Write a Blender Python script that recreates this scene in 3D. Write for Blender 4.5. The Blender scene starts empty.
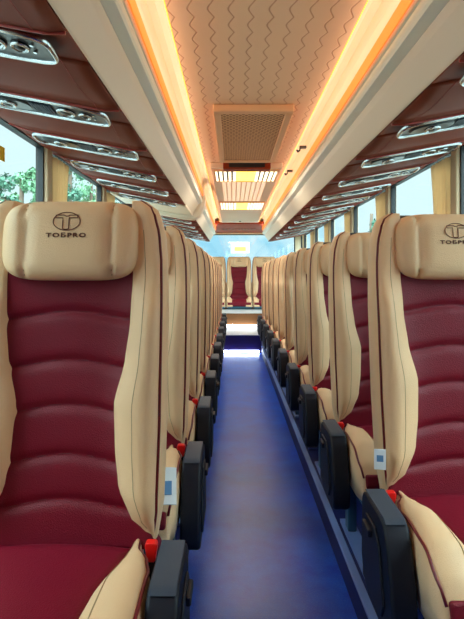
import bpy, bmesh, math, random
from mathutils import Vector, Matrix
R = math.radians
random.seed(7)
sc = bpy.context.scene
COL = sc.collection
EYE = 1.15            # eye height over the aisle floor

# ---------------------------------------------------------------- camera
cd = bpy.data.cameras.new('camera'); cam = bpy.data.objects.new('camera', cd); COL.objects.link(cam)
cam.location = (-0.117, 0, EYE); cam.rotation_euler = (R(90), 0, 0)
cd.sensor_fit = 'HORIZONTAL'; cd.sensor_width = 36; cd.lens = 36*550/464
cd.shift_x = -1/464; cd.shift_y = -34.5/464
cd.clip_start = 0.02; cd.clip_end = 500
sc.camera = cam
sc.view_settings.view_transform = 'Standard'; sc.view_settings.look = 'None'
sc.view_settings.exposure = 0.30; sc.view_settings.gamma = 1.0; sc.view_settings.use_curve_mapping = False

# ---------------------------------------------------------------- sky
W = bpy.data.worlds.new('sky'); sc.world = W; W.use_nodes = True
nt = W.node_tree; N = nt.nodes; L = nt.links; N.clear()
def wn(t, **k):
    n = N.new(t)
    for a, b in k.items(): setattr(n, a, b)
    return n
tc = wn('ShaderNodeTexCoord'); sep = wn('ShaderNodeSeparateXYZ'); L.new(tc.outputs['Generated'], sep.inputs[0])
# colour: deeper blue to the rear (+Y), pale cyan at the sides, whitish towards the sun side (-Y)
r1 = wn('ShaderNodeMapRange'); r1.inputs[1].default_value = 0.965; r1.inputs[2].default_value = 0.995
L.new(sep.outputs['Y'], r1.inputs[0])
nz = wn('ShaderNodeTexNoise'); nz.inputs['Scale'].default_value = 14; nz.inputs['Detail'].default_value = 4
L.new(tc.outputs['Generated'], nz.inputs['Vector'])
cr = wn('ShaderNodeMapRange'); cr.inputs[1].default_value = 0.42; cr.inputs[2].default_value = 0.62
L.new(nz.outputs[0], cr.inputs[0])
blue = wn('ShaderNodeMix', data_type='RGBA'); blue.inputs[6].default_value = (0.36, 0.72, 0.92, 1); blue.inputs[7].default_value = (0.75, 0.95, 1.0, 1)
L.new(cr.outputs[0], blue.inputs[0])
mixc = wn('ShaderNodeMix', data_type='RGBA'); mixc.inputs[6].default_value = (0.80, 0.99, 1.02, 1)
L.new(r1.outputs[0], mixc.inputs[0]); L.new(blue.outputs[2], mixc.inputs[7])
r2 = wn('ShaderNodeMapRange'); r2.inputs[1].default_value = 0.1; r2.inputs[2].default_value = -0.9; r2.inputs[3].default_value = 1.0; r2.inputs[4].default_value = 3.5
L.new(sep.outputs['Y'], r2.inputs[0])
r3 = wn('ShaderNodeMapRange'); r3.inputs[1].default_value = 0.25; r3.inputs[2].default_value = 0.75; r3.inputs[3].default_value = 0.95; r3.inputs[4].default_value = 6.5
L.new(sep.outputs['Z'], r3.inputs[0])
mul = wn('ShaderNodeMath', operation='MULTIPLY'); L.new(r2.outputs[0], mul.inputs[0]); L.new(r3.outputs[0], mul.inputs[1])
bg = wn('ShaderNodeBackground'); L.new(mixc.outputs[2], bg.inputs[0]); L.new(mul.outputs[0], bg.inputs[1])
wo = wn('ShaderNodeOutputWorld'); L.new(bg.outputs[0], wo.inputs[0])

# ---------------------------------------------------------------- materials
def srgb(r, g, b):
    return tuple(((c/255/12.92) if c/255 <= .04045 else ((c/255+.055)/1.055)**2.4) for c in (r, g, b)) + (1,)
def mat(name, col, rough=.5, metal=0, bump=0, bscale=200, var=0, vscale=3, emit=None, es=0, coat=0, spec=.5):
    m = bpy.data.materials.new(name); m.use_nodes = True
    t = m.node_tree; b = t.nodes['Principled BSDF']
    c = srgb(*col)
    b.inputs['Base Color'].default_value = c; b.inputs['Roughness'].default_value = rough; b.inputs['Metallic'].default_value = metal
    b.inputs['Coat Weight'].default_value = coat; b.inputs['Specular IOR Level'].default_value = spec
    if coat: b.inputs['Coat Roughness'].default_value = .2
    if emit: b.inputs['Emission Color'].default_value = srgb(*emit); b.inputs['Emission Strength'].default_value = es
    tcn = t.nodes.new('ShaderNodeTexCoord')
    if var:
        n = t.nodes.new('ShaderNodeTexNoise'); n.inputs['Scale'].default_value = vscale; n.inputs['Detail'].default_value = 4
        t.links.new(tcn.outputs['Object'], n.inputs['Vector'])
        mx = t.nodes.new('ShaderNodeMix'); mx.data_type = 'RGBA'
        mx.inputs[6].default_value = tuple(x*(1-var) for x in c[:3])+(1,); mx.inputs[7].default_value = tuple(min(1, x*(1+var)) for x in c[:3])+(1,)
        t.links.new(n.outputs[0], mx.inputs[0]); t.links.new(mx.outputs[2], b.inputs['Base Color'])
    if bump:
        n = t.nodes.new('ShaderNodeTexVoronoi'); n.inputs['Scale'].default_value = bscale
        t.links.new(tcn.outputs['Object'], n.inputs['Vector'])
        bp = t.nodes.new('ShaderNodeBump'); bp.inputs['Strength'].default_value = bump; bp.inputs['Distance'].default_value = .002
        t.links.new(n.outputs[0], bp.inputs['Height']); t.links.new(bp.outputs[0], b.inputs['Normal'])
    return m
M = {}
M['cream'] = mat('cream_leather', (236, 198, 154), .46, spec=.35, bump=.25, bscale=350, var=.05, vscale=5)
M['burgundy'] = mat('burgundy_leather', (116, 14, 36), .44, spec=.28, bump=.35, bscale=350, var=.1, vscale=5)
M['piping'] = mat('piping', (112, 18, 28), .4)
M['stitch'] = mat('stitching', (176, 146, 110), .7)
M['thread'] = mat('burgundy_thread', (78, 14, 26), .7)
M['logo'] = mat('logo_embroidery', (112, 58, 40), .6)
M['plastic'] = mat('charcoal_plastic', (12, 17, 32), .5, spec=.3, bump=.15, bscale=500)
M['plastic_light'] = mat('grey_plastic', (56, 66, 80), .5, spec=.3, bump=.15, bscale=500)
M['shell'] = mat('seat_back_shell', (88, 84, 84), .5)
M['steel'] = mat('painted_steel', (60, 100, 120), .38, metal=.3)
M['red'] = mat('red_buckle', (240, 24, 20), .35, emit=None)
M['paper'] = mat('white_tag', (225, 235, 242), .6)
M['tagblue'] = mat('tag_print', (90, 140, 190), .6)
M['rackbrown'] = mat('rack_brown', (112, 42, 20), .65, spec=.15, var=.08, vscale=4)
M['racklip'] = mat('rack_lip', (150, 44, 36), .45, spec=.4)
M['rackcream'] = mat('rack_cream', (224, 208, 184), .45)
M['rail'] = mat('grab_rail', (232, 232, 212), .4)
M['blister'] = mat('blister_grey', (46, 46, 48), .3, metal=.3)
M['chrome'] = mat('chrome', (196, 200, 204), .2, metal=1)
M['black'] = mat('gloss_black', (12, 12, 15), .35)
M['covewhite'] = mat('cove_white', (252, 236, 214), .6, spec=.2)
M['ceilcream'] = mat('cove_cream', (250, 222, 186), .6, spec=.2)
M['ventframe'] = mat('vent_frame', (246, 196, 148), .6, spec=.15)
M['unitcream'] = mat('unit_cream', (250, 228, 198), .6, spec=.15)
M['slot'] = mat('dark_slot', (40, 26, 20), .6)
M['ledy'] = mat('led_yellow', (255, 220, 60), .5, emit=(236, 205, 50), es=.8)
M['ledo'] = mat('led_orange', (255, 140, 30), .5, emit=(255, 136, 58), es=.72)
M['lamp'] = mat('lamp_white', (255, 245, 220), .5, emit=(255, 236, 200), es=1.6)
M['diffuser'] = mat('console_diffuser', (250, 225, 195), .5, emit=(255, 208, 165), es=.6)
M['signglow'] = mat('sign_daylight_glow', (250, 250, 240), .5, emit=(255, 255, 245), es=.9)  # emission painted in for the daylight on the rear sign
M['yellowglow'] = mat('yellow_glow', (255, 235, 120), .5, emit=(255, 225, 90), es=2.0)
M['stepglow'] = mat('step_glow_added', (235, 245, 255), .5, emit=(225, 240, 255), es=22.0)
M['wall'] = mat('wall_beige', (214, 192, 160), .6, var=.04)
M['pillar'] = mat('pillar_trim', (206, 178, 142), .6)
M['rubber'] = mat('rubber', (18, 22, 26), .6)
M['curtain'] = mat('curtain_cloth', (226, 196, 152), .85, var=.08, vscale=20)
_m = M['curtain']; _t = _m.node_tree; _tr = _t.nodes.new('ShaderNodeBsdfTranslucent'); _tr.inputs[0].default_value = srgb(255, 232, 196); _mx = _t.nodes.new('ShaderNodeMixShader'); _mx.inputs[0].default_value = .45
_t.links.new(_t.nodes['Principled BSDF'].outputs[0], _mx.inputs[1]); _t.links.new(_tr.outputs[0], _mx.inputs[2]); _t.links.new(_mx.outputs[0], _t.nodes['Material Output'].inputs[0])
M['platform'] = mat('platform_vinyl', (14, 30, 96), .5, spec=.3, var=.15, vscale=12)
M['metaltrim'] = mat('metal_trim', (120, 150, 215), .4, spec=.5)
M['riser'] = mat('step_riser', (40, 28, 84), .35)
M['riser2'] = mat('step_riser_brown', (150, 100, 60), .4)
M['tread'] = mat('step_tread', (222, 226, 230), .3)
M['bulkhead'] = mat('bulkhead_brown', (150, 58, 28), .6, spec=.15)
M['yellow'] = mat('yellow_sticker', (240, 190, 20), .5)
M['orange'] = mat('orange_print', (235, 130, 20), .5)
M['offwhite'] = mat('sign_white', (250, 250, 235), .5)
M['ground'] = mat('asphalt', (120, 124, 120), .9, var=.15, vscale=.5)
M['grass'] = mat('grass', (92, 120, 70), .9, var=.2, vscale=.5)
M['bark'] = mat('bark', (84, 70, 58), .9, var=.2, vscale=6)
M['leaf'] = mat('leaf_green', (96, 140, 104), .7, var=.3, vscale=.8)
M['leaf2'] = mat('leaf_dark', (62, 104, 84), .7, var=.3, vscale=.8)

def node_floor():
    m = bpy.data.materials.new('blue_floor'); m.use_nodes = True; t = m.node_tree; b = t.nodes['Principled BSDF']
    tcn = t.nodes.new('ShaderNodeTexCoord')
    n = t.nodes.new('ShaderNodeTexNoise'); n.inputs['Scale'].default_value = 5; n.inputs['Detail'].default_value = 8; n.inputs['Roughness'].default_value = .7
    n2 = t.nodes.new('ShaderNodeTexNoise'); n2.inputs['Scale'].default_value = 160; n2.inputs['Detail'].default_value = 2
    for q in (n, n2): t.links.new(tcn.outputs['Object'], q.inputs['Vector'])
    mx = t.nodes.new('ShaderNodeMix'); mx.data_type = 'RGBA'; mx.inputs[6].default_value = srgb(4, 52, 205); mx.inputs[7].default_value = srgb(24, 110, 240)
    mr = t.nodes.new('ShaderNodeMapRange'); mr.inputs[1].default_value = .3; mr.inputs[2].default_value = .7
    t.links.new(n.outputs[0], mr.inputs[0]); t.links.new(mr.outputs[0], mx.inputs[0])
    mx2 = t.nodes.new('ShaderNodeMix'); mx2.data_type = 'RGBA'; mx2.inputs[7].default_value = srgb(130, 160, 220)
    mr2 = t.nodes.new('ShaderNodeMapRange'); mr2.inputs[1].default_value = .55; mr2.inputs[2].default_value = .75; mr2.inputs[4].default_value = .25
    t.links.new(n2.outputs[0], mr2.inputs[0]); t.links.new(mr2.outputs[0], mx2.inputs[0]); t.links.new(mx.outputs[2], mx2.inputs[6])
    t.links.new(mx2.outputs[2], b.inputs['Base Color'])
    mr3 = t.nodes.new('ShaderNodeMapRange'); mr3.inputs[3].default_value = .22; mr3.inputs[4].default_value = .40
    t.links.new(n.outputs[0], mr3.inputs[0]); t.links.new(mr3.outputs[0], b.inputs['Roughness']); b.inputs['Specular IOR Level'].default_value = .35
    bp = t.nodes.new('ShaderNodeBump'); bp.inputs['Strength'].default_value = .3; bp.inputs['Distance'].default_value = .002
    t.links.new(n2.outputs[0], bp.inputs['Height']); t.links.new(bp.outputs[0], b.inputs['Normal'])
    return m
M['floor'] = node_floor()

def node_ceiling():
    m = bpy.data.materials.new('patterned_ceiling'); m.use_nodes = True; t = m.node_tree; b = t.nodes['Principled BSDF']
    tcn = t.nodes.new('ShaderNodeTexCoord'); s = t.nodes.new('ShaderNodeSeparateXYZ'); t.links.new(tcn.outputs['Object'], s.inputs[0])
    def mth(op, a, bb=None, c=None):
        n = t.nodes.new('ShaderNodeMath'); n.operation = op
        for i, v in enumerate((a, bb, c)):
            if v is None: continue
            if isinstance(v, (int, float)): n.inputs[i].default_value = v
            else: t.links.new(v, n.inputs[i])
        return n.outputs[0]
    tri = mth('PINGPONG', mth('MULTIPLY', s.outputs['Y'], 1/.065), 1.0)      # 0..1 zigzag along the bus
    sm = mth('SMOOTH_MIN', tri, .85, .3)
    x = mth('ADD', mth('MULTIPLY', s.outputs['X'], 1/.075), mth('MULTIPLY', sm, .34))
    fr = mth('ABSOLUTE', mth('SUBTRACT', mth('FRACT', x), .5))
    mr = t.nodes.new('ShaderNodeMapRange'); mr.inputs[1].default_value = .02; mr.inputs[2].default_value = .06
    t.links.new(fr, mr.inputs[0])
    mx = t.nodes.new('ShaderNodeMix'); mx.data_type = 'RGBA'; mx.inputs[6].default_value = srgb(222, 170, 130); mx.inputs[7].default_value = srgb(252, 214, 172)
    t.links.new(mr.outputs[0], mx.inputs[0]); t.links.new(mx.outputs[2], b.inputs['Base Color']); b.inputs['Roughness'].default_value = .65; b.inputs['Specular IOR Level'].default_value = .15
    bp = t.nodes.new('ShaderNodeBump'); bp.inputs['Strength'].default_value = .6; bp.inputs['Distance'].default_value = .003
    t.links.new(mr.outputs[0], bp.inputs['Height']); t.links.new(bp.outputs[0], b.inputs['Normal'])
    return m
M['ceiling'] = node_ceiling()

def node_mesh():
    m = bpy.data.materials.new('perforated_grille'); m.use_nodes = True; t = m.node_tree; b = t.nodes['Principled BSDF']
    tcn = t.nodes.new('ShaderNodeTexCoord'); mp = t.nodes.new('ShaderNodeMapping'); mp.inputs['Rotation'].default_value = (0, 0, R(45))
    t.links.new(tcn.outputs['Object'], mp.inputs[0])
    ck = t.nodes.new('ShaderNodeTexVoronoi'); ck.inputs['Scale'].default_value = 38; ck.inputs['Randomness'].default_value = 0
    t.links.new(mp.outputs[0], ck.inputs['Vector'])
    mr = t.nodes.new('ShaderNodeMapRange'); mr.inputs[1].default_value = .34; mr.inputs[2].default_value = .46
    t.links.new(ck.outputs[0], mr.inputs[0])
    mx = t.nodes.new('ShaderNodeMix'); mx.data_type = 'RGBA'; mx.inputs[6].default_value = srgb(150, 84, 50); mx.inputs[7].default_value = srgb(250, 200, 150)
    t.links.new(mr.outputs[0], mx.inputs[0]); t.links.new(mx.outputs[2], b.inputs['Base Color']); b.inputs['Roughness'].default_value = .8; b.inputs['Specular IOR Level'].default_value = .08
    return m
M['mesh'] = node_mesh()

def node_glass():
    m = bpy.data.materials.new('window_glass'); m.use_nodes = True; t = m.node_tree; t.nodes.clear()
    o = t.nodes.new('ShaderNodeOutputMaterial'); mx = t.nodes.new('ShaderNodeMixShader'); tr = t.nodes.new('ShaderNodeBsdfTransparent'); g = t.nodes.new('ShaderNodeBsdfGlossy')
    tr.inputs[0].default_value = (.93, .985, .985, 1); g.inputs['Roughness'].default_value = .03
    mx.inputs[0].default_value = .06
    t.links.new(tr.outputs[0], mx.inputs[1]); t.links.new(g.outputs[0], mx.inputs[2]); t.links.new(mx.outputs[0], o.inputs[0])
    return m
M['glass'] = node_glass()

# ---------------------------------------------------------------- helpers
def obj(name, bm, m, parent=None, smooth=False, bevel=0, loc=None):
    me = bpy.data.meshes.new(name)
    bmesh.ops.recalc_face_normals(bm, faces=bm.faces[:])
    bm.to_mesh(me); bm.free()
    me.materials.append(M[m] if isinstance(m, str) else m)
    if smooth:
        for p in me.polygons: p.use_smooth = True
    o = bpy.data.objects.new(name, me); COL.objects.link(o)
    if parent: o.parent = parent
    if loc: o.location = loc
    if bevel:
        b = o.modifiers.new('bevel', 'BEVEL'); b.width = bevel; b.segments = 3; b.limit_method = 'ANGLE'; b.angle_limit = R(35)
        for p in me.polygons: p.use_smooth = True
        w = o.modifiers.new('wn', 'WEIGHTED_NORMAL'); w.keep_sharp = True
    return o
def tag(o, label=None, cat=None, group=None, kind=None):
    if label: o['label'] = label
    if cat: o['category'] = cat
    if group: o['group'] = group
    if kind: o['kind'] = kind
    return o
def empty(name, loc=(0, 0, 0), rz=0):
    o = bpy.data.objects.new(name, None); COL.objects.link(o); o.empty_display_size = .1
    o.location = loc; o.rotation_euler = (0, 0, rz); return o
def copy_tree(o, parent=None):
    c = o.copy(); COL.objects.link(c); c.parent = parent
    for ch in list(o.children): copy_tree(ch, c)
    return c
def box(bm, x0, x1, y0, y1, z0, z1):
    v = [bm.verts.new(p) for p in ((x0,y0,z0),(x1,y0,z0),(x1,y1,z0),(x0,y1,z0),(x0,y0,z1),(x1,y0,z1),(x1,y1,z1),(x0,y1,z1))]
    for f in ((0,3,2,1),(4,5,6,7),(0,1,5,4),(1,2,6,5),(2,3,7,6),(3,0,4,7)): bm.faces.new([v[i] for i in f])
    return bm
def nb(*a):
    return box(bmesh.new(), *a)
def prism(bm, pts, a0, a1, axis='x'):
    """closed polygon pts extruded along an axis; pts are the two other coordinates in order"""
    def P(p, a): return {'x': (a, p[0], p[1]), 'y': (p[0], a, p[1]), 'z': (p[0], p[1], a)}[axis]
    A = [bm.verts.new(P(p, a0)) for p in pts]; B = [bm.verts.new(P(p, a1)) for p in pts]; n = len(pts)
    bm.faces.new(A); bm.faces.new(B[::-1])
    for i in range(n): bm.faces.new((A[i], B[i], B[(i+1) % n], A[(i+1) % n]))
    return bm
def loft(bm, rings, cap=True):
    """rings: list of closed rings of points"""
    V = [[bm.verts.new(p) for p in r] for r in rings]; n = len(V[0])
    for a, b in zip(V, V[1:]):
        for i in range(n): bm.faces.new((a[i], a[(i+1) % n], b[(i+1) % n], b[i]))
    if cap: bm.faces.new(V[0][::-1]); bm.faces.new(V[-1])
    return bm
def grid(bm, fn, nu, nv):
    V = [[bm.verts.new(fn(i/nu, j/nv)) for i in range(nu+1)] for j in range(nv+1)]
    for j in range(nv):
        for i in range(nu): bm.faces.new((V[j][i], V[j][i+1], V[j+1][i+1], V[j+1][i]))
    return V
def tube(bm, pts, r, seg=6, closed=False):
    pts = [Vector(p) for p in pts]; rings = []; n = len(pts)
    for i, p in enumerate(pts):
        if closed: d = pts[(i+1) % n]-pts[i-1]
        else: d = pts[min(i+1, n-1)]-pts[max(i-1, 0)]
        d.normalize(); up = Vector((0, 0, 1)) if abs(d.z) < .9 else Vector((0, 1, 0))
        a = d.cross(up).normalized(); b = d.cross(a).normalized()
        rings.append([bm.verts.new(p+a*r*math.cos(t*2*math.pi/seg)+b*r*math.sin(t*2*math.pi/seg)) for t in range(seg)])
    rng = range(n if closed else n-1)
    for i in rng:
        A = rings[i]; B = rings[(i+1) % n]
        for k in range(seg): bm.faces.new((A[k], A[(k+1) % seg], B[(k+1) % seg], B[k]))
    if not closed: bm.faces.new(rings[0][::-1]); bm.faces.new(rings[-1])
    return bm
def interp(tab, z):
    """smooth table lookup, tab sorted by first value"""
    if z <= tab[0][0]: return tab[0][1]
    for (a, va), (b, vb) in zip(tab, tab[1:]):
        if z <= b:
            t = (z-a)/(b-a); t = t*t*(3-2*t)*.5+t*.5
            return va+(vb-va)*t
    return tab[-1][1]
def sgp(v, e): return math.copysign(abs(v)**e, v)
def lathe(bm, prof, seg=24, loc=(0, 0, 0), axis='z'):
    rings = []
    for r, h in prof:
        ring = []
        for k in range(seg):
            a = 2*math.pi*k/seg; p = (r*math.cos(a), r*math.sin(a), h)
            ring.append(bm.verts.new((p[0]+loc[0], p[1]+loc[1], p[2]+loc[2])))
        rings.append(ring)
    for A, B in zip(rings, rings[1:]):
        for k in range(seg): bm.faces.new((A[k], A[(k+1) % seg], B[(k+1) % seg], B[k]))
    if prof[0][0] > 1e-6: bm.faces.new(rings[0][::-1])
    if prof[-1][0] > 1e-6: bm.faces.new(rings[-1])
    return bm

# ================================================================ setting
Y0, Y1 = -1.7, 11.3
struct = lambda o: tag(o, kind='structure')
struct(obj('floor', nb(-.30, .30, Y0, 8.1, -.06, 0), 'floor'))
struct(obj('platform_left', nb(-1.28, -.30, Y0, 9.3, -.06, .10), 'platform'))
struct(obj('platform_right', nb(.30, 1.28, Y0, 9.3, -.06, .10), 'platform'))
struct(obj('trim_1', nb(.296, .325, Y0, 8.1, .096, .106), 'metaltrim', bevel=.003))
struct(obj('trim_2', nb(-.325, -.296, Y0, 8.1, .096, .106), 'metaltrim', bevel=.003))
# steps at the rear
st = struct(obj('aisle_step', nb(-.30, .30, 8.1, 9.3, -.06, .262), 'riser'))
obj('step_tread', nb(-.298, .298, 8.08, 9.3, .262, .272), 'tread', st, bevel=.003)
rp = struct(obj('rear_platform', nb(-1.28, 1.28, 9.3, Y1, -.06, .50), 'riser2'))
obj('platform_tread', nb(-1.278, 1.278, 9.28, Y1, .50, .51), 'tread', rp, bevel=.003)
# walls
SILL = EYE-.30; HEAD = EYE+.80
for s, nm in ((-1, 'left'), (1, 'right')):
    a, b = sorted((s*1.28, s*1.34))
    bm = nb(a, b, Y0, Y1, -.06, SILL); box(bm, a, b, Y0, Y1, HEAD, EYE+1.08)
    w = struct(obj('wall_'+nm, bm, 'wall'))
    a, b = sorted((s*1.252, s*1.28))
    struct(obj('window_sill_'+nm, nb(a, b, Y0, Y1, SILL-.05, SILL-.015), 'pillar', bevel=.006))
PIL = [-1.04, .45, 1.94, 3.43, 4.92, 6.41, 7.90, 9.39, 10.86]
wi = 1
for s, nm in ((-1, 'left'), (1, 'right')):
    edges = [Y0]+PIL+[Y1]
    for a, b in zip(edges, edges[1:]):
        if b-a < .4: continue
        x0, x1 = sorted((s*1.285, s*1.30)); y0, y1 = a+.045, b-.045
        if a == Y0: y0 = a
        if b == Y1: y1 = b
        r = struct(empty('window_%d' % wi, (0, 0, 0))); wi += 1
        obj('pane', nb(s*1.296 if s > 0 else s*1.302, s*1.302 if s > 0 else s*1.296, y0, y1, SILL, HEAD), 'glass', r)
        bm = bmesh.new(); xa, xb = sorted((s*1.281, s*1.325)); g = .018
        box(bm, xa, xb, y0, y0+g, SILL, HEAD); box(bm, xa, xb, y1-g, y1, SILL, HEAD)
        box(bm, xa, xb, y0, y1, SILL, SILL+g); box(bm, xa, xb, y0, y1, HEAD-g, HEAD)
        obj('rubber_seal', bm, 'rubber', r)
    for k, p in enumerate(PIL):
        xa, xb = sorted((s*1.256, s*1.335))
        struct(obj('window_pillar', nb(xa, xb, p-.045, p+.045, SILL-.01, HEAD), 'pillar', bevel=.012))
# rear wall and rear window
bm = nb(-1.34, 1.34, Y1, Y1+.06, -.06, EYE-.15); box(bm, -1.34, 1.34, Y1, Y1+.06, EYE+.84, EYE+1.08)
box(bm, -1.34, -1.16, Y1, Y1+.06, EYE-.15, EYE+.84); box(bm, 1.16, 1.34, Y1, Y1+.06, EYE-.15, EYE+.84)
struct(obj('wall_rear', bm, 'wall'))
r = struct(empty('window_%d' % wi))
obj('pane', nb(-1.16, 1.16, Y1+.025, Y1+.031, EYE-.15, EYE+.84), 'glass', r)
bm = nb(-1.16, -1.14, Y1-.002, Y1+.05, EYE-.15, EYE+.84); box(bm, 1.14, 1.16, Y1-.002, Y1+.05, EYE-.15, EYE+.84)
box(bm, -1.16, 1.16, Y1-.002, Y1+.05, EYE+.82, EYE+.84); obj('rubber_seal', bm, 'rubber', r)
struct(obj('wall_front_blocker', nb(-1.34, 1.34, Y0-.06, Y0, -.06, EYE+.80), 'rackbrown'))  # unseen front wall, added this high to block light from ahead
for s, nm in ((-1, 'left'), (1, 'right')):
    struct(obj('side_light_blocker_'+nm, nb(*sorted((s*1.27, s*1.279)), Y0, .45, SILL-.02, HEAD), 'wall'))  # added out of view to block light through the near side windows
o = tag(obj('added_step_glow', nb(-.27, .27, 8.085, 8.099, .018, .040), 'stepglow'), 'added white glow strip brightening the foot of the aisle step', 'added step glow')  # added glow strip, brightens the far end of the floor
o = tag(obj('added_step_glow', nb(-.27, .27, 9.285, 9.299, .285, .305), 'stepglow'), 'added white glow strip brightening the foot of the rear platform', 'added step glow')  # likewise added, makes the bright band at the rear platform
# ceiling: roof slab, dropped patterned panel, cove panels
struct(obj('roof', nb(-1.34, 1.34, Y0, Y1+.06, EYE+1.07, EYE+1.12), 'ceilcream'))
struct(obj('ceiling', nb(-.360, .360, Y0, 10.2, EYE+.975, EYE+1.03), 'ceiling'))
for s in (-1, 1):
    bm = bmesh.new()
    pts = [(s*.362, EYE+1.012), (s*.368, EYE+1.03), (s*.39, EYE+1.052), (s*.42, EYE+1.055), (s*.446, EYE+1.035), (s*.456, EYE+.99), (s*.458, EYE+.93), (s*.470, EYE+.93), (s*.470, EYE+1.072), (s*.362, EYE+1.072)]
    prism(bm, pts, Y0, 10.2, 'y')
    struct(obj('trim_%d' % (3 if s < 0 else 4), bm, 'covewhite'))
    # yellow light strip at the panel edge, orange light strip on the rack lip: two real light fittings
    x0, x1 = sorted((s*.3605, s*.3640))
    st_ = obj('light_strip', nb(x0, x1, Y0, 10.1, EYE+.9745, EYE+.984), 'ledy')
    tag(st_, 'thin yellow light strip along the %s edge of the patterned ceiling panel' % ('left' if s < 0 else 'right'), 'light strip')
# rear bulkhead
bm = bmesh.new(); prism(bm, [(10.2, EYE+.985), (10.2, EYE+.95), (10.3, EYE+.93), (11.05, EYE+.84), (Y1-.003, EYE+.84), (Y1-.003, EYE+1.005), (10.2, EYE+1.005)], -.60, .60, 'x')
bk = struct(obj('bulkhead', bm, 'bulkhead'))
bm = nb(-.55, .62, 11.0, 11.1, EYE+.825, EYE+.845); obj('bulkhead_lip', bm, 'ventframe', bk, bevel=.005)
bm = bmesh.new()
for k in range(11):
    x = -.3+k*.06; box(bm, x-.02, x+.02, 10.62, 10.67, EYE+.884, EYE+.9)
obj('vent_slot', bm, 'slot', bk)

# ================================================================ overhead racks
def rack(side, ya, yb, label, units, slabel, pend=None):
    """side -1 left, +1 right; everything built in world coordinates relative to an empty"""
    s = side
    root = tag(empty('luggage_rack', (s*.9, (ya+yb)/2, EYE+.80)), label, 'luggage rack', 'overhead luggage racks')
    ox, oy, oz = s*.9, (ya+yb)/2, EYE+.80
    def P(pts): return [(s*x-ox, z+EYE-oz) for x, z in pts]
    core = P([(.458, .93), (.468, .855), (.50, .775), (.566, .668), (.60, .69), (1.275, .815), (1.275, .96), (.468, 1.0)])
    obj('rack_body', prism(bmesh.new(), core, ya-oy, yb-oy, 'y'), 'rackcream', root)
    lip = P([(.452, .925), (.448, .865), (.455, .848), (.470, .852), (.470, .925)])
    obj('rack_lip', prism(bmesh.new(), lip, ya-oy, yb-oy, 'y'), 'ceilcream', root, bevel=.004)
    # convex grab rail
    pr = [(.455+.0, .846)]+[(.474-.024*math.cos(t), .812+.034*math.sin(t)) for t in [1.2, .8, .4, 0, -.4, -.8]]+[(.492, .775), (.505, .785), (.48, .846)]
    obj('grab_rail', prism(bmesh.new(), P(pr), ya-oy, yb-oy, 'y'), 'rail', root, smooth=False)
    pr = [(.492, .773), (.505, .745), (.556, .664), (.564, .656), (.575, .664), (.58, .69), (.51, .785)]
    obj('side_panel', prism(bmesh.new(), P(pr), ya-oy, yb-oy, 'y'), 'rackcream', root)
    obj('underside_tray', prism(bmesh.new(), P([(.562, .652), (1.272, .786), (1.272, .83), (.562, .69)]), ya-oy, yb-oy, 'y'), 'rackbrown', root)
    # brown underside panels between service units
    if pend:
        obj('plain_underside', prism(bmesh.new(), P([(.556, .640), (1.274, .768), (1.274, .81), (.556, .69)]), pend-oy, yb-oy, 'y'), 'rackcream', root, bevel=.01)
    cuts = [ya]+units+[pend or yb]; HU = .114
    for i, (a, b) in enumerate(zip(cuts, cuts[1:])):
        a2 = a if i == 0 else a+HU; b2 = b if i == len(cuts)-2 else b-HU
        if b2-a2 < .03: continue
        def f(u, v, a2=a2, b2=b2):
            x = .562+u*.71; z = .650+u*.134
            e = min(v, 1-v)*(b2-a2)
            bul = .020*math.sin(math.pi*v)+.016*max(0, 1-(1-v)*(b2-a2)/.04)+.004*max(0, 1-v*(b2-a2)/.03)
            bul *= min(1, (1-u)*8, u*20+.4)
            return (s*x-ox, a2+v*(b2-a2)-oy, z+EYE-oz-bul-.001)
        bm = bmesh.new(); grid(bm, f, 14, 16)
        g = bmesh.ops.extrude_face_region(bm, geom=bm.faces[:])
        bmesh.ops.translate(bm, vec=(0, 0, .02), verts=[e for e in g['geom'] if isinstance(e, bmesh.types.BMVert)])
        p = obj('underside_panel', bm, 'rackbrown', root, smooth=True)
        if i < len(cuts)-2:
            bm = tube(bmesh.new(), [Vector(f(k/12, 1))+Vector((0, .003, .0)) for k in range(13)], .006, 6)
            obj('panel_lip', bm, 'racklip', p, smooth=True)
        bm = tube(bmesh.new(), [Vector(f(.12, k/8))+Vector((0, 0, -.0006)) for k in range(9)], .0012, 4)
        obj('panel_seam', bm, 'racklip', p)
    # orange light strip standing on top of the lip
    x0, x1 = sorted((s*.4415, s*.4475))
    o = obj('light_strip', nb(x0, x1, ya+.02, yb-.02, EYE+.858, EYE+.912), 'ledo')
    tag(o, slabel, 'light strip')
    ld = bpy.data.lights.new('cove_light', 'AREA'); ld.shape = 'RECTANGLE'; ld.size = .012; ld.size_y = (yb-ya)-.1; ld.energy = .50*(yb-ya); ld.color = (1, .80, .64)
    lo = bpy.data.objects.new('cove_light', ld); COL.objects.link(lo); lo.parent = o
    lo.location = (s*.4405, (ya+yb)/2, EYE+.922)
    lo.rotation_euler = (0, s*R(135), 0)
    return root

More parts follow.
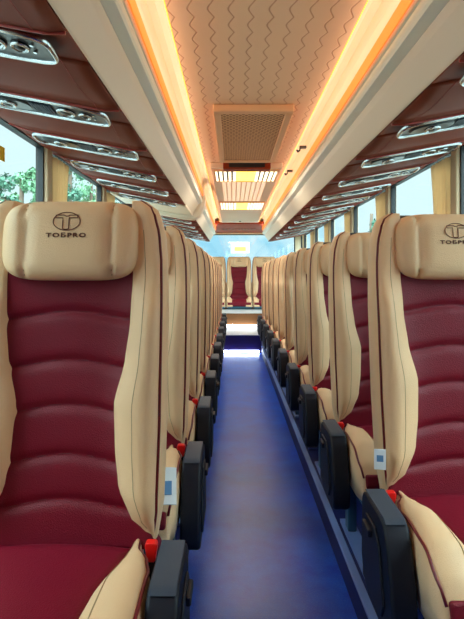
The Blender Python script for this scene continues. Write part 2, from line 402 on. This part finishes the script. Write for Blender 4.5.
def lens_pts(hx, hy, n=44, e=.55, bow=.008):
    out = []
    for k in range(n):
        t = 2*math.pi*k/n; x = hx*sgp(math.cos(t), e); y = hy*sgp(math.sin(t), e)
        y += bow*(x/hx)**2; out.append((x, y))
    return out
def make_unit():
    """service unit seen from below: local x across (inner end at -x), z down is visible side"""
    root = empty('service_unit')
    o = lens_pts(.285, .090, e=.42); i1 = lens_pts(.275, .081, e=.42)
    n = len(o); bm = bmesh.new()
    rings = [[(x, y, .003) for x, y in o], [(x, y, -.006) for x, y in o], [(x*.985, y*.95, -.014) for x, y in o], [(x, y, -.012) for x, y in i1], [(x, y, .0) for x, y in i1]]
    loft(bm, rings, cap=False); obj('bezel', bm, 'chrome', root, smooth=True)
    bm = bmesh.new(); prism(bm, lens_pts(.276, .082, e=.42), -.004, .002, 'z'); obj('inset_plate', bm, 'black', root)
    # window-side silver blister with nozzle (outer = +x)
    bm = bmesh.new(); q = [(x*.5+.135, y*.80) for x, y in lens_pts(.21, .068, e=.7)]
    loft(bm, [[(x, y, -.003) for x, y in q], [((x-.135)*.9+.135, y*.86, -.013) for x, y in q]]); obj('lamp_cover', bm, 'blister', root, smooth=False)
    for x in (.135,):
        bm = lathe(bmesh.new(), [(.036, -.012), (.036, -.02), (.028, -.024), (.026, -.014)], 24, (x, .0, 0)); a = obj('air_nozzle', bm, 'chrome', root, smooth=True)
        bm = lathe(bmesh.new(), [(.024, -.012), (.020, -.022), (.006, -.026), (.0, -.026)], 20, (x, .0, 0)); obj('nozzle_ball', bm, 'black', a, smooth=True)
    for x in (-.105, -.185):
        r_ = .040 if x > -.15 else .028
        bm = lathe(bmesh.new(), [(r_, -.003), (r_, -.012), (r_*.82, -.016), (r_*.76, -.006)], 24, (x, .0, 0)); a = obj('air_nozzle', bm, 'chrome', root, smooth=True)
        bm = lathe(bmesh.new(), [(r_*.66, -.004), (r_*.55, -.014), (r_*.2, -.018), (0, -.018)], 20, (x, .0, 0)); obj('nozzle_ball', bm, 'black', a, smooth=True)
    bm = bmesh.new()
    for k in range(8): box(bm, -.052+k*.0115, -.046+k*.0115, -.05, .052, -.012, -.002)
    obj('speaker_grille', bm, 'plastic_light', root)
    bm = lathe(bmesh.new(), [(.006, -.004), (.006, -.010), (0, -.010)], 10, (-.225, -.02, 0)); obj('button', bm, 'chrome', root)
    bm = lathe(bmesh.new(), [(.006, -.004), (.006, -.010), (0, -.010)], 10, (-.222, .022, 0)); obj('button', bm, 'chrome', root)
    return root
ORD = ['first', 'second', 'third', 'fourth', 'fifth', 'sixth', 'seventh', 'eighth', 'ninth', 'tenth', 'eleventh', 'twelfth', 'thirteenth', 'fourteenth']
uproto = None
def place_unit(side, d, label, group):
    global uproto
    if uproto is None: uproto = make_unit(); u = uproto
    else: u = copy_tree(uproto)
    xm, zm = .905, .650+(.905-.562)/.71*.134
    u.location = (side*xm, d, EYE+zm-.020)
    if side > 0: u.rotation_euler = (R(-4), -.188, 0)
    else:
        u.rotation_euler = (R(-4), .188, 0); u.scale = (-1, 1, 1)
    tag(u, label, 'service unit', group)
    return u
LU = [1.57+.69*k for k in range(6)]     #      # 1.47 .. 5.61
LF = [6.72+.66*k for k in range(6)]
RU = [1.06+.70*k for k in range(13)]
rack(-1, -1.6, 6.0, 'long brown and cream overhead luggage rack on the left, nearer the camera', LU, 'orange light strip glowing on the edge of the near left luggage rack', 5.16)
rack(-1, 6.32, 10.6, 'short brown and cream overhead luggage rack at the far left rear', LF, 'short orange light strip on the edge of the far left luggage rack')
rack(1, -1.6, 10.6, 'long brown and cream overhead luggage rack running down the right side', RU, 'orange light strip glowing along the edge of the right luggage rack')
for k, d in enumerate(LU):
    place_unit(-1, d, 'chrome-rimmed air nozzle panel under the near left rack, %s from the camera' % ORD[k], 'air and speaker panels under the racks')
for k, d in enumerate(LF):
    place_unit(-1, d, 'small far chrome-rimmed air nozzle panel under the rear left rack, %s from its near end' % ORD[k], 'air and speaker panels under the racks')
RU2 = [d for d in RU if d > 1.5]
for k, d in enumerate(RU2):
    place_unit(1, d, 'chrome-rimmed air nozzle panel under the right rack, %s from the camera' % ORD[k], 'air and speaker panels under the racks')
# moulded end cap of the near left rack
bm = bmesh.new()
capo = [(-.44, .92), (-.418, .84), (-.435, .74), (-.48, .655), (-.55, .612), (-.66, .618), (-1.27, .735), (-1.27, .95), (-.46, .95)]
capi = [(-.455, .91), (-.445, .84), (-.465, .76), (-.51, .69), (-.58, .65), (-.66, .645), (-1.26, .76), (-1.26, .94), (-.47, .94)]
loft(bm, [[(x, 6.003, z+EYE) for x, z in capi], [(x, 6.04, z+EYE) for x, z in capo], [(x, 6.18, z+EYE) for x, z in capo], [(x, 6.26, z+EYE) for x, z in capi]])
tag(obj('rack_end_cap', bm, 'rackcream', bevel=.008), 'rounded tan moulded cap closing the far end of the near left rack', 'rack cap')

# ================================================================ ceiling fittings
v = tag(empty('return_air_vent', (0, 3.85, EYE+.975)), 'large perforated air vent in a tan frame in the patterned ceiling', 'air vent')
bm = bmesh.new(); X, Yh = .232, .72
for (a, b, c, d) in ((-X, X, -Yh, -Yh+.06), (-X, X, Yh-.05, Yh), (-X, -X+.045, -Yh+.06, Yh-.05), (X-.045, X, -Yh+.06, Yh-.05)): box(bm, a, b, c, d, -.045, -.001)
obj('vent_frame', bm, 'ventframe', v, bevel=.008)
obj('perforated_panel', nb(-X+.04, X-.04, -Yh+.05, Yh-.04, -.030, -.004), 'mesh', v)
bm = nb(-.20, .20, .76, .90, -.085, -.001); obj('return_duct', bm, 'bulkhead', v, bevel=.01)
bm = nb(-.15, .15, .752, .758, -.072, -.02); obj('duct_slot', bm, 'slot', v)
c = tag(empty('ceiling_console', (0, 6.9, EYE+.975)), 'cream ceiling console with two rows of lit louvres behind the air vent', 'ceiling console')
bm = bmesh.new(); prism(bm, [(-2.14, 0), (-2.13, -.05), (1.85, -.05), (2.15, -.075), (2.6, -.07), (2.75, 0)], -.315, .315, 'x'); obj('console_body', bm, 'unitcream', c, bevel=.012)
def louvres(y0, y1, hx, nslot, lampw):
    fr = bmesh.new()
    for (a, b, cc, d) in ((-hx, hx, y0-.03, y0), (-hx, hx, y1, y1+.03), (-hx, -hx+.015, y0, y1), (hx-.015, hx, y0, y1)): box(fr, a, b, cc, d, -.066, -.050)
    f = obj('louvre_frame', fr, 'ventframe', c)
    obj('dark_recess', nb(-hx+.01, hx-.01, y0, y1, -.054, -.0503), 'slot', f)
    bm = bmesh.new(); st = (2*hx-.04)/nslot
    for k in range(nslot+1):
        x = -hx+.02+k*st
        if abs(x) < lampw: continue
        box(bm, x-.012, x+.012, y0, y1, -.064, -.0545)
    obj('louvre_slats', bm, 'lamp', f)
    obj('lamp_lens', nb(-lampw, lampw, y0+.01, y1-.01, -.063, -.0545), 'yellowglow', f)
louvres(-2.06, -1.55, .29, 13, .09); louvres(.05, .75, .29, 15, .08)
for ly in (-1.8, .4):
    ld = bpy.data.lights.new('louvre_light', 'AREA'); ld.shape = 'RECTANGLE'; ld.size = .5; ld.size_y = .45; ld.energy = 7; ld.color = (1, .93, .84)
    lo = bpy.data.objects.new('louvre_light', ld); COL.objects.link(lo); lo.parent = c; lo.location = (0, ly, -.068)
bm = bmesh.new()
for k in range(9): box(bm, -.225+k*.05, -.19+k*.05, -1.45, -.05, -.0545, -.050)
obj('ribbed_panel', bm, 'diffuser', c)
lathe(b_ := bmesh.new(), [(0, -.085), (.014, -.085), (.016, -.07)], 12, (0, 2.3, 0)); obj('lock_knob', b_, 'slot', c)
for k, (y, lb) in enumerate(((4.15, 'small dark coat hook on the right cove beside the air vent'), (5.1, 'small dark coat hook on the right cove beside the lit louvres'))):
    bm = tube(bmesh.new(), [(.40, y, EYE+.972), (.385, y, EYE+.94), (.37, y-.02, EYE+.925), (.36, y-.05, EYE+.93)], .007, 8)
    box(bm, .385, .435, y-.02, y+.02, EYE+.955, EYE+.972)
    tag(obj('coat_hook', bm, 'slot'), lb, 'coat hook', 'coat hooks on the right cove')

# ================================================================ seats
TILT = .14; ZJ = .43
def yp(z): return TILT*(z-ZJ)
XI = [(.40, .225), (.44, .205), (.485, .165), (.55, .137), (.64, .126), (.74, .121), (.845, .145), (.933, .155), (1.04, .158), (1.24, .150)]
XO = [(.40, .222), (.50, .236), (.70, .240), (.95, .240), (1.08, .236), (1.15, .230), (1.195, .219), (1.22, .208), (1.235, .194), (1.24, .180)]
def arc(x): return -.034*(x/.15)**2+.014*(x/.15)**4
def puff(x, z):
    """burgundy panel: padded bands parted by arched seams"""
    seams = [.959, .839, .731, .614, .511]           # heights at mid width
    f = 0; arch = arc(x)
    dmin = 9; lo = ZJ-.02; hi = 1.05
    zz = z-arch
    for q in seams:
        dmin = min(dmin, abs(zz-q))
    return -.011*(1-math.exp(-(dmin/.011)**1.3))
def panel_y(x, z):
    hw = interp(XI, z)+.012
    u = min(1, abs(x)/hw)
    return yp(z)+.012+puff(x, z)+.010*(1-u*u)*.6-.012*u**4
def bolster_ring(z, s):
    xi, xo = interp(XI, z), interp(XO, z)
    if xi > xo-.02: xi = xo-.02
    y = yp(z); w = xo-xi
    fz = min(1, max(.25, (z-.40)/.12)); q_ = min(1, max(0, (z-.93)/.13)); q_ = q_*q_*(3-2*q_); ft = min(1, max(.1, (1.247-z)/.03))
    bul = .058*fz*(.45+.55*ft)*min(1, w/.08+.2)*(1-.62*q_)
    pts = [(xi-.004, y+.02), (xi+.000, y-.018*min(1,bul/.04)), (xi+w*.12, y-.62*bul), (xi+w*.34, y-.80*bul), (xi+w*.52, y-bul), (xi+w*.70, y-.98*bul), (xi+w*.84, y-.72*bul),
           (xo-.010, y-.40*bul), (xo-.001, y-.10*bul), (xo+.003, y+.03), (xo+.001, y+.065), (xo-.006, y+.095), (xo-.03, y+.115), (xi+.0, y+.115), (xi-.004, y+.06)]
    return [(s*a, b, z) for a, b in pts]
ZS = [.40+.84*k/44 for k in range(45)]
def HP(t, p):   # headrest superellipsoid
    x = .173*sgp(math.cos(p), .40)*sgp(math.cos(t), .32)
    y = .068*sgp(math.cos(p), .62)*sgp(math.sin(t), .70)
    z = .101*sgp(math.sin(p), .46)
    return x, y, z
def head_surface_y(x, z):
    """front of the headrest (local seat coordinates)"""
    zz = z-1.137
    cp = max(0, 1-abs(zz/.101)**(2/.46)); rp = cp**(.62/2)
    ct = max(0, 1-abs(x/(.173*max(cp**.2, .05)))**(2/.32))
    return yp(z)+.012-.068*rp*ct**.35 + groove(x)
def groove(x): return .014*math.exp(-((abs(x)-.108)/.006)**2)
def make_seat(sd, legs=True, arm=True, logo=True):
    """sd: +1 = aisle on the +x side (seat left of the aisle), -1 the other way"""
    root = empty('coach_seat')
    # backrest panel
    bm = bmesh.new()
    def f(u, v):
        z = .405+v*.66; hw = interp(XI, z)+.012; x = (2*u-1)*hw
        return (x, panel_y(x, z), z)
    grid(bm, f, 26, 110)
    g = bmesh.ops.extrude_face_region(bm, geom=bm.faces[:])
    bmesh.ops.translate(bm, vec=(0, .05, 0), verts=[e for e in g['geom'] if isinstance(e, bmesh.types.BMVert)])
    back = obj('backrest', bm, 'burgundy', root, smooth=True)
    for q in (.959, .839, .731, .614, .511):
        hw = interp(XI, q)-.004
        bm = tube(bmesh.new(), [(hw*t/10, panel_y(hw*t/10, q+arc(hw*t/10))-.0002, q+arc(hw*t/10)) for t in range(-10, 11)], .0013, 4)
        obj('seam', bm, 'thread', back)
    for s in (-1, 1):
        b = obj('side_bolster', loft(bmesh.new(), [bolster_ring(z, s) for z in ZS]), 'cream', root, smooth=True)
        pts = []
        for z in ZS[2:]:
            r = bolster_ring(z, s); p = r[7]; pts.append((p[0]+s*.002, p[1]-.001, z))
        obj('piping', tube(bmesh.new(), pts, .0036, 6), 'piping', b, smooth=True)
        pts = []
        for z in ZS[3:-4]:
            r = bolster_ring(z, s); a, c_ = r[3], r[4]; p = [(a[i]*.6+c_[i]*.4) for i in range(3)]; pts.append((p[0], p[1]+.0004, z))
        obj('stitch_line', tube(bmesh.new(), pts, .0014, 4), 'stitch', b)
    # back shell
    bm = bmesh.new(); rings = []
    for z in ZS[::4]:
        xo = interp(XO, z)-.01; y = yp(z)
        rings.append([(-xo, y+.085, z), (-xo+.01, y+.125, z), (-xo*.6, y+.145, z), (xo*.6, y+.145, z), (xo-.01, y+.125, z), (xo, y+.085, z), (xo-.04, y+.05, z), (-xo+.04, y+.05, z)])
    obj('back_shell', loft(bm, rings), 'shell', root, smooth=True)
    # headrest
    bm = bmesh.new(); NT, NP = 72, 28; rings = []
    for j in range(1, NP):
        p = -math.pi/2+math.pi*j/NP; ring = []
        for i in range(NT):
            t = 2*math.pi*(i+.5)/NT; x, y, z = HP(t, p); Z = z+1.137
            x *= 1-.035*(abs(z)/.1)**2
            if y < 0: y += groove(x)*min(1, abs(y)/.04)
            ring.append((x, y+yp(Z)+.012, Z))
        rings.append(ring)
    loft(bm, rings); h = obj('headrest', bm, 'cream', root, smooth=True)
    for s in (-1, 1):
        pts = []
        for k in range(15):
            z = 1.137-.088+.176*k/14; pts.append((s*.108, head_surface_y(.108, z)-.0005, z))
        obj('seam', tube(bmesh.new(), pts, .0013, 4), 'stitch', h)
    if logo:
        def on(x, z): return (x, head_surface_y(x, z)-.0012, z)
        bm = bmesh.new(); cz = 1.182
        tube(bm, [on(.033*math.cos(t*math.pi/16), cz+.0225*math.sin(t*math.pi/16)) for t in range(32)], .0011, 4, closed=True)
        T = [(-.027, .0155), (-.027, .0085), (-.0095, .0085), (-.0095, -.019), (-.002, -.0205), (.0055, -.019), (.0055, .0085), (.0255, .0085), (.0275, .0155), (.007, .0155), (.003, .013), (-.003, .013), (-.007, .0155)]
        dense = []
        for a, b in zip(T, T[1:]+T[:1]):
            for k in range(4): dense.append(on(a[0]+(b[0]-a[0])*k/4, cz+a[1]+(b[1]-a[1])*k/4))
        tube(bm, dense, .0011, 4, closed=True)
        obj('emblem', bm, 'logo', h)
        cu = bpy.data.curves.new('txt', 'FONT'); cu.body = 'TO\u0411PRO'; cu.size = .0165; cu.align_x = 'CENTER'; cu.space_character = 1.25; cu.offset = .0006; cu.extrude = .0004; cu.resolution_u = 3
        to = bpy.data.objects.new('txt', cu); COL.objects.link(to); bpy.context.view_layer.update()
        me = bpy.data.meshes.new_from_object(to.evaluated_get(bpy.context.evaluated_depsgraph_get()))
        bpy.data.objects.remove(to)
        for vt in me.vertices:
            x, z, e = vt.co.x*1.28, vt.co.y*.9+cz-.0395, vt.co.z
            p = on(x, z); vt.co = (x, p[1]+.0004-abs(e), z)
        me.materials.clear(); me.materials.append(M['logo'])
        tx = bpy.data.objects.new('lettering', me); COL.objects.link(tx); tx.parent = h
    # cushion
    bm = bmesh.new()
    def hwc(y): return interp([(-.50, .125), (-.36, .115), (-.22, .125), (-.10, .155), (-.04, .17), (.06, .175)], y)
    rings = []
    for k in range(26):
        y = .04-.53*k/25; hw = hwc(y)+.012
        drop = .0
        if y < -.40: drop = .075*((-.40-y)/.09)**2.2
        top = .425-.012*math.sin(max(0, -y)/.5*math.pi)-min(drop, .09); bot = .30
        top -= .03*max(0, 1+(y+.0)/.035) if y > -.035 else 0
        ring = [(-hw, y, bot)]+[(hw*(2*t/12-1), y, top+.012*(1-(2*t/12-1)**2)) for t in range(13)]+[(hw, y, bot)]
        rings.append(ring)
    loft(bm, rings); obj('seat_cushion', bm, 'burgundy', root, smooth=True)
    obj('cushion_front', prism(bmesh.new(), [(-.465, .30), (-.497, .31), (-.505, .34), (-.492, .375), (-.45, .37), (-.45, .30)], -.218, .218, 'x'), 'burgundy', root, bevel=.008)
    for s in (-1, 1):
        rings = []; pp = []; pq = []
        for k in range(30):
            y = .03-.535*k/29; xi = hwc(y); xo = interp([(-.51, .222), (-.44, .238), (-.2, .240), (-.12, .225), (-.05, .196), (.03, .19)], y)
            if xi > xo-.015: xi = xo-.015
            w = xo-xi
            h_ = interp([(-.51, .30), (-.50, .345), (-.46, .41), (-.38, .458), (-.25, .474), (-.14, .455), (-.06, .435), (.03, .425)], y)
            base = .41 if y > -.42 else .41-.07*((-.42-y)/.09)
            base = min(base, h_-.003)
            r = [(xi-.006, base-.04), (xi, base), (xi+w*.2, base+(h_-base)*.5), (xi+w*.42, base+(h_-base)*.9), (xi+w*.62, h_), (xi+w*.82, base+(h_-base)*.92), (xo-.006, base+(h_-base)*.6), (xo, base+(h_-base)*.25), (xo+.003, base-.03), (xo, .285), (xi, .285)]
            rings.append([(s*a, y, b) for a, b in r]); pp.append((s*(r[6][0]+.002), y, r[6][1]+.001)); pq.append((s*(xi+w*.31), y, base+(h_-base)*.72))
        b = obj('cushion_bolster', loft(bmesh.new(), rings), 'cream', root, smooth=True)
        obj('piping', tube(bmesh.new(), pp[1:-1], .0038, 6), 'piping', b, smooth=True)
        obj('stitch_line', tube(bmesh.new(), pq[2:-2], .0014, 4), 'stitch', b)
    for ch in root.children:
        if ch.name.startswith(('seat_cushion', 'cushion_')): ch.scale = (1, .93, 1)
    obj('seat_pan', nb(-.225, .225, -.47, .05, .262, .298), 'steel', root, bevel=.006)
    # buckle + its webbing
    bm = bmesh.new(); x = sd*.222
    prism(bm, [(x-.009, .398), (x+.009, .398), (x+.015, .436), (x+.011, .443), (x-.011, .443), (x-.015, .436)], -.055, -.032, 'y')
    bk_ = obj('belt_buckle', bm, 'red', root, bevel=.004)
    obj('belt_webbing', nb(x-.009, x+.009, -.046, -.042,   .33, .40), 'black', bk_)
    if arm:
        xa, xb = .246, .308
        prof = [(-.055, .28), (-.060, .437), (-.075, .456), (-.10, .462), (-.255, .462), (-.285, .452), (-.31, .42), (-.345, .33), (-.36, .25), (-.35, .215), (-.32, .20), (-.14, .20), (-.08, .225)]
        bm = bmesh.new(); prism(bm, prof, sd*xa, sd*xb, 'x'); a = obj('armrest', bm, 'plastic', root, bevel=.010)
        tp = [(-.085, .461), (-.085, .4655), (-.262, .4655), (-.285, .456), (-.27, .454)]
        obj('armrest_pad', prism(bmesh.new(), tp, sd*(xa+.005), sd*(xb-.005), 'x'), 'plastic_light', a, bevel=.002)
        ip = [(-.10, .24), (-.10, .39), (-.13, .42), (-.22, .42), (-.26, .39), (-.30, .27), (-.28, .235)]
        obj('side_inset', prism(bmesh.new(), ip, sd*(xb-.001), sd*(xb+.006), 'x'), 'plastic', a, bevel=.003)
        obj('release_lever', nb(*sorted((sd*(xb+.004), sd*(xb+.016))), -.20, -.13, .385, .405), 'plastic', a, bevel=.004)
    if legs:
        for y in (-.06, -.36):
            bm = nb(-.20, -.165, y-.03, y+.03, .012, .262); obj('leg', bm, 'steel', root, bevel=.005)
            bm = nb(.165, .20, y-.03, y+.03, .012, .262); obj('leg', bm, 'steel', root, bevel=.005)
        bm = nb(-.21, -.155, -.44, .03, 0, .014); obj('floor_rail', bm, 'metaltrim', root)
        obj('floor_rail', nb(.155, .21, -.44, .03, 0, .014), 'metaltrim', root)
    return root

LD = [1.30+.72*k for k in range(11)]; RD = [1.59+.72*k for k in range(10)]
protoL = make_seat(1); protoR = make_seat(-1); protoW = make_seat(1, arm=False)
GRP = 'cream and burgundy coach seats'
for k, d in enumerate(LD):
    s = protoL if k == 0 else copy_tree(protoL); s.location = (-.525, d, .10)
    tag(s, 'cream and burgundy seat directly left of the aisle, %s row from the camera' % ORD[k], 'seat', GRP)
for k, d in enumerate(RD):
    s = protoR if k == 0 else copy_tree(protoR); s.location = (.548, d, .10)
    tag(s, 'cream and burgundy seat directly right of the aisle, %s row from the camera' % ORD[k], 'seat', GRP)
first = True
for sd, rows, nm in ((-1, LD, 'left'), (1, RD, 'right')):
    for k, d in enumerate(rows):
        s = protoW if first else copy_tree(protoW); first = False
        s.location = (sd*(1.002 if sd < 0 else 1.020), d, .10); s.scale = (.93 if sd < 0 else .90, 1, 1)
        tag(s, 'cream and burgundy seat by the %s windows, %s row from the camera' % (nm, ORD[k]), 'seat', GRP)
rear = make_seat(1, legs=False, arm=False)
RL = ['at the far left end of the raised rear row', 'second from the left in the raised rear row', 'in the middle of the rear row, facing straight down the aisle', 'second from the right in the raised rear row', 'at the far right end of the raised rear row']
for k, x in enumerate((-.99, -.495, 0, .495, .99)):
    s = rear if k == 0 else copy_tree(rear); s.location = (x, 10.62, .268)
    tag(s, 'cream and burgundy seat '+RL[k], 'seat', GRP)
tag(obj('bench_base', nb(-1.24, 1.24, 10.2, 10.7, .512, .528), 'slot', bevel=.005), 'low dark base under the raised rear row of seats', 'bench base')

# tags and papers tucked at the seats
t = empty('paper_tag', (.279, 1.60, .66)); tag(t, 'small white tag hanging on the aisle side of the nearest right seat', 'tag')
obj('tag_sheet', nb(-.0015, .0015, -.016, .016, -.028, .028), 'paper', t); obj('print_mark', nb(-.0022, .0022, -.009, .009, -.006, .012), 'tagblue', t)
t.rotation_euler = (0, 0, R(78)); t.location = (.292, 1.53, .637)
t = empty('paper_leaflet', (-.345, 1.78, .60)); tag(t, 'folded white and blue leaflet lying on the second left aisle seat', 'leaflet')
bm = bmesh.new()
grid(bm, lambda u, v: ((u-.5)*.055, -.004*math.sin(u*3.1), (v-.5)*.115), 8, 3)
g = bmesh.ops.extrude_face_region(bm, geom=bm.faces[:]); bmesh.ops.translate(bm, vec=(0, .003, 0), verts=[e for e in g['geom'] if isinstance(e, bmesh.types.BMVert)])
obj('leaflet_sheet', bm, 'paper', t); obj('print_mark', nb(-.018, .014, -.0065, -.0045, -.03, .012), 'tagblue', t)
t.rotation_euler = (R(-50), 0, R(6)); t.location = (-.308, 1.59, .540)

# ================================================================ curtains
def curtain(s, d, label):
    bm = bmesh.new(); n = 56; x0 = s*1.257
    def f(u, v):
        w = .34*(1-.16*math.sin(v*math.pi*.9)); y = d+.05+u*w
        a = .012*math.sin(u*2*math.pi*5.5)+.003*math.sin(u*31+v*3)
        return (x0+s*a, y+.004*math.sin(v*7+u*9), EYE+.752-v*1.045)
    grid(bm, f, n, 12)
    g = bmesh.ops.extrude_face_region(bm, geom=bm.faces[:]); bmesh.ops.translate(bm, vec=(s*.003, 0, 0), verts=[e for e in g['geom'] if isinstance(e, bmesh.types.BMVert)])
    tag(obj('window_curtain', bm, 'curtain', smooth=True), label, 'curtain', 'gathered beige window curtains')
for s, nm in ((-1, 'left'), (1, 'right')):
    for k, d in enumerate(PIL[3:8]):
        curtain(s, d, 'gathered beige curtain at the %s windows, %s one from the camera' % (nm, ORD[k]))

# stickers on the glass
t = tag(empty('window_sticker', (-1.288, 2.72, EYE+.615)), 'yellow and orange sticker high on the nearest left window', 'sticker')
obj('sticker_sheet', nb(-.001, .001, -.10, .10, -.036, .036), 'yellow', t); obj('print_mark', nb(.001, .002, -.05, .04, -.02, .018), 'orange', t)
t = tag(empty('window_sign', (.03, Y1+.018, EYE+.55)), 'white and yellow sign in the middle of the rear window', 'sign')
obj('sign_sheet', nb(-.19, .19, -.003, .003, -.10, .13), 'signglow', t); obj('print_mark', nb(-.12, .12, -.006, -.003, -.06, .03), 'yellowglow', t)  # sheet and print glow in place of daylight, no lamp here

# ================================================================ outside
GZ = -1.25
tag(struct(obj('ground', nb(-120, 120, -60, 200, GZ-.1, GZ), 'ground')), kind='structure')
def tree(x, y, h, w, m, label, seed):
    rnd = random.Random(seed); root = empty('tree', (x, y, GZ)); tag(root, label, 'tree', 'blurred trees beyond the windows')
    bm = bmesh.new(); tube(bm, [(0, 0, 0), (.1, 0, h*.3), (-.1, .1, h*.6), (0, 0, h*.9)], .16, 8); obj('trunk', bm, 'bark', root, smooth=True)
    blobs = [(rnd.uniform(-w, w)*.6, rnd.uniform(-w, w)*.6, h*rnd.uniform(.35, .92), w*rnd.uniform(.35, .6)) for _ in range(14)]
    bm = bmesh.new()
    for bx, by, bz, br in blobs:
        br *= 1-.45*(bz/h)**3
        for _ in range(130):
            v_ = Vector((rnd.gauss(0, 1), rnd.gauss(0, 1), rnd.gauss(0, 1))).normalized()*br*rnd.uniform(.6, 1.05)
            c0 = Vector((bx, by, bz))+v_; a = Vector((rnd.gauss(0, 1), rnd.gauss(0, 1), rnd.gauss(0, 1))).normalized(); b = v_.cross(a).normalized() if v_.length > 0 else a
            s_ = rnd.uniform(.10, .22)
            bm.faces.new([bm.verts.new(c0+a*s_), bm.verts.new(c0+b*s_*.6), bm.verts.new(c0-a*s_), bm.verts.new(c0-b*s_*.6)])
    obj('crown', bm, m, root)
TL = [(-14.5, 33.5, 9.4, 1.5, 'leaf2', 'dark green tree furthest left outside the nearest left window'), (-14.5, 37.5, 10.2, 1.5, 'leaf', 'bushy green tree in the middle of the nearest left window'),
      (-14.3, 41.5, 11.0, 1.2, 'leaf', 'tall pale green tree at the right edge of the nearest left window'), (-14, 47, 13.8, 2.0, 'leaf2', 'dark tree just past the first left curtain'),
      (-14, 54, 14.0, 2.0, 'leaf', 'large pale tree in the second left window'), (-14, 70, 13.5, 3.4, 'leaf2', 'dark tree furthest along outside the left windows')]
for k, (x, y, h, w, m, lb) in enumerate(TL): tree(x, y, h, w, m, lb, 10+k)
tree(14, 56, 9.6, 1.1, 'leaf2', 'small distant tree outside the right windows', 41)
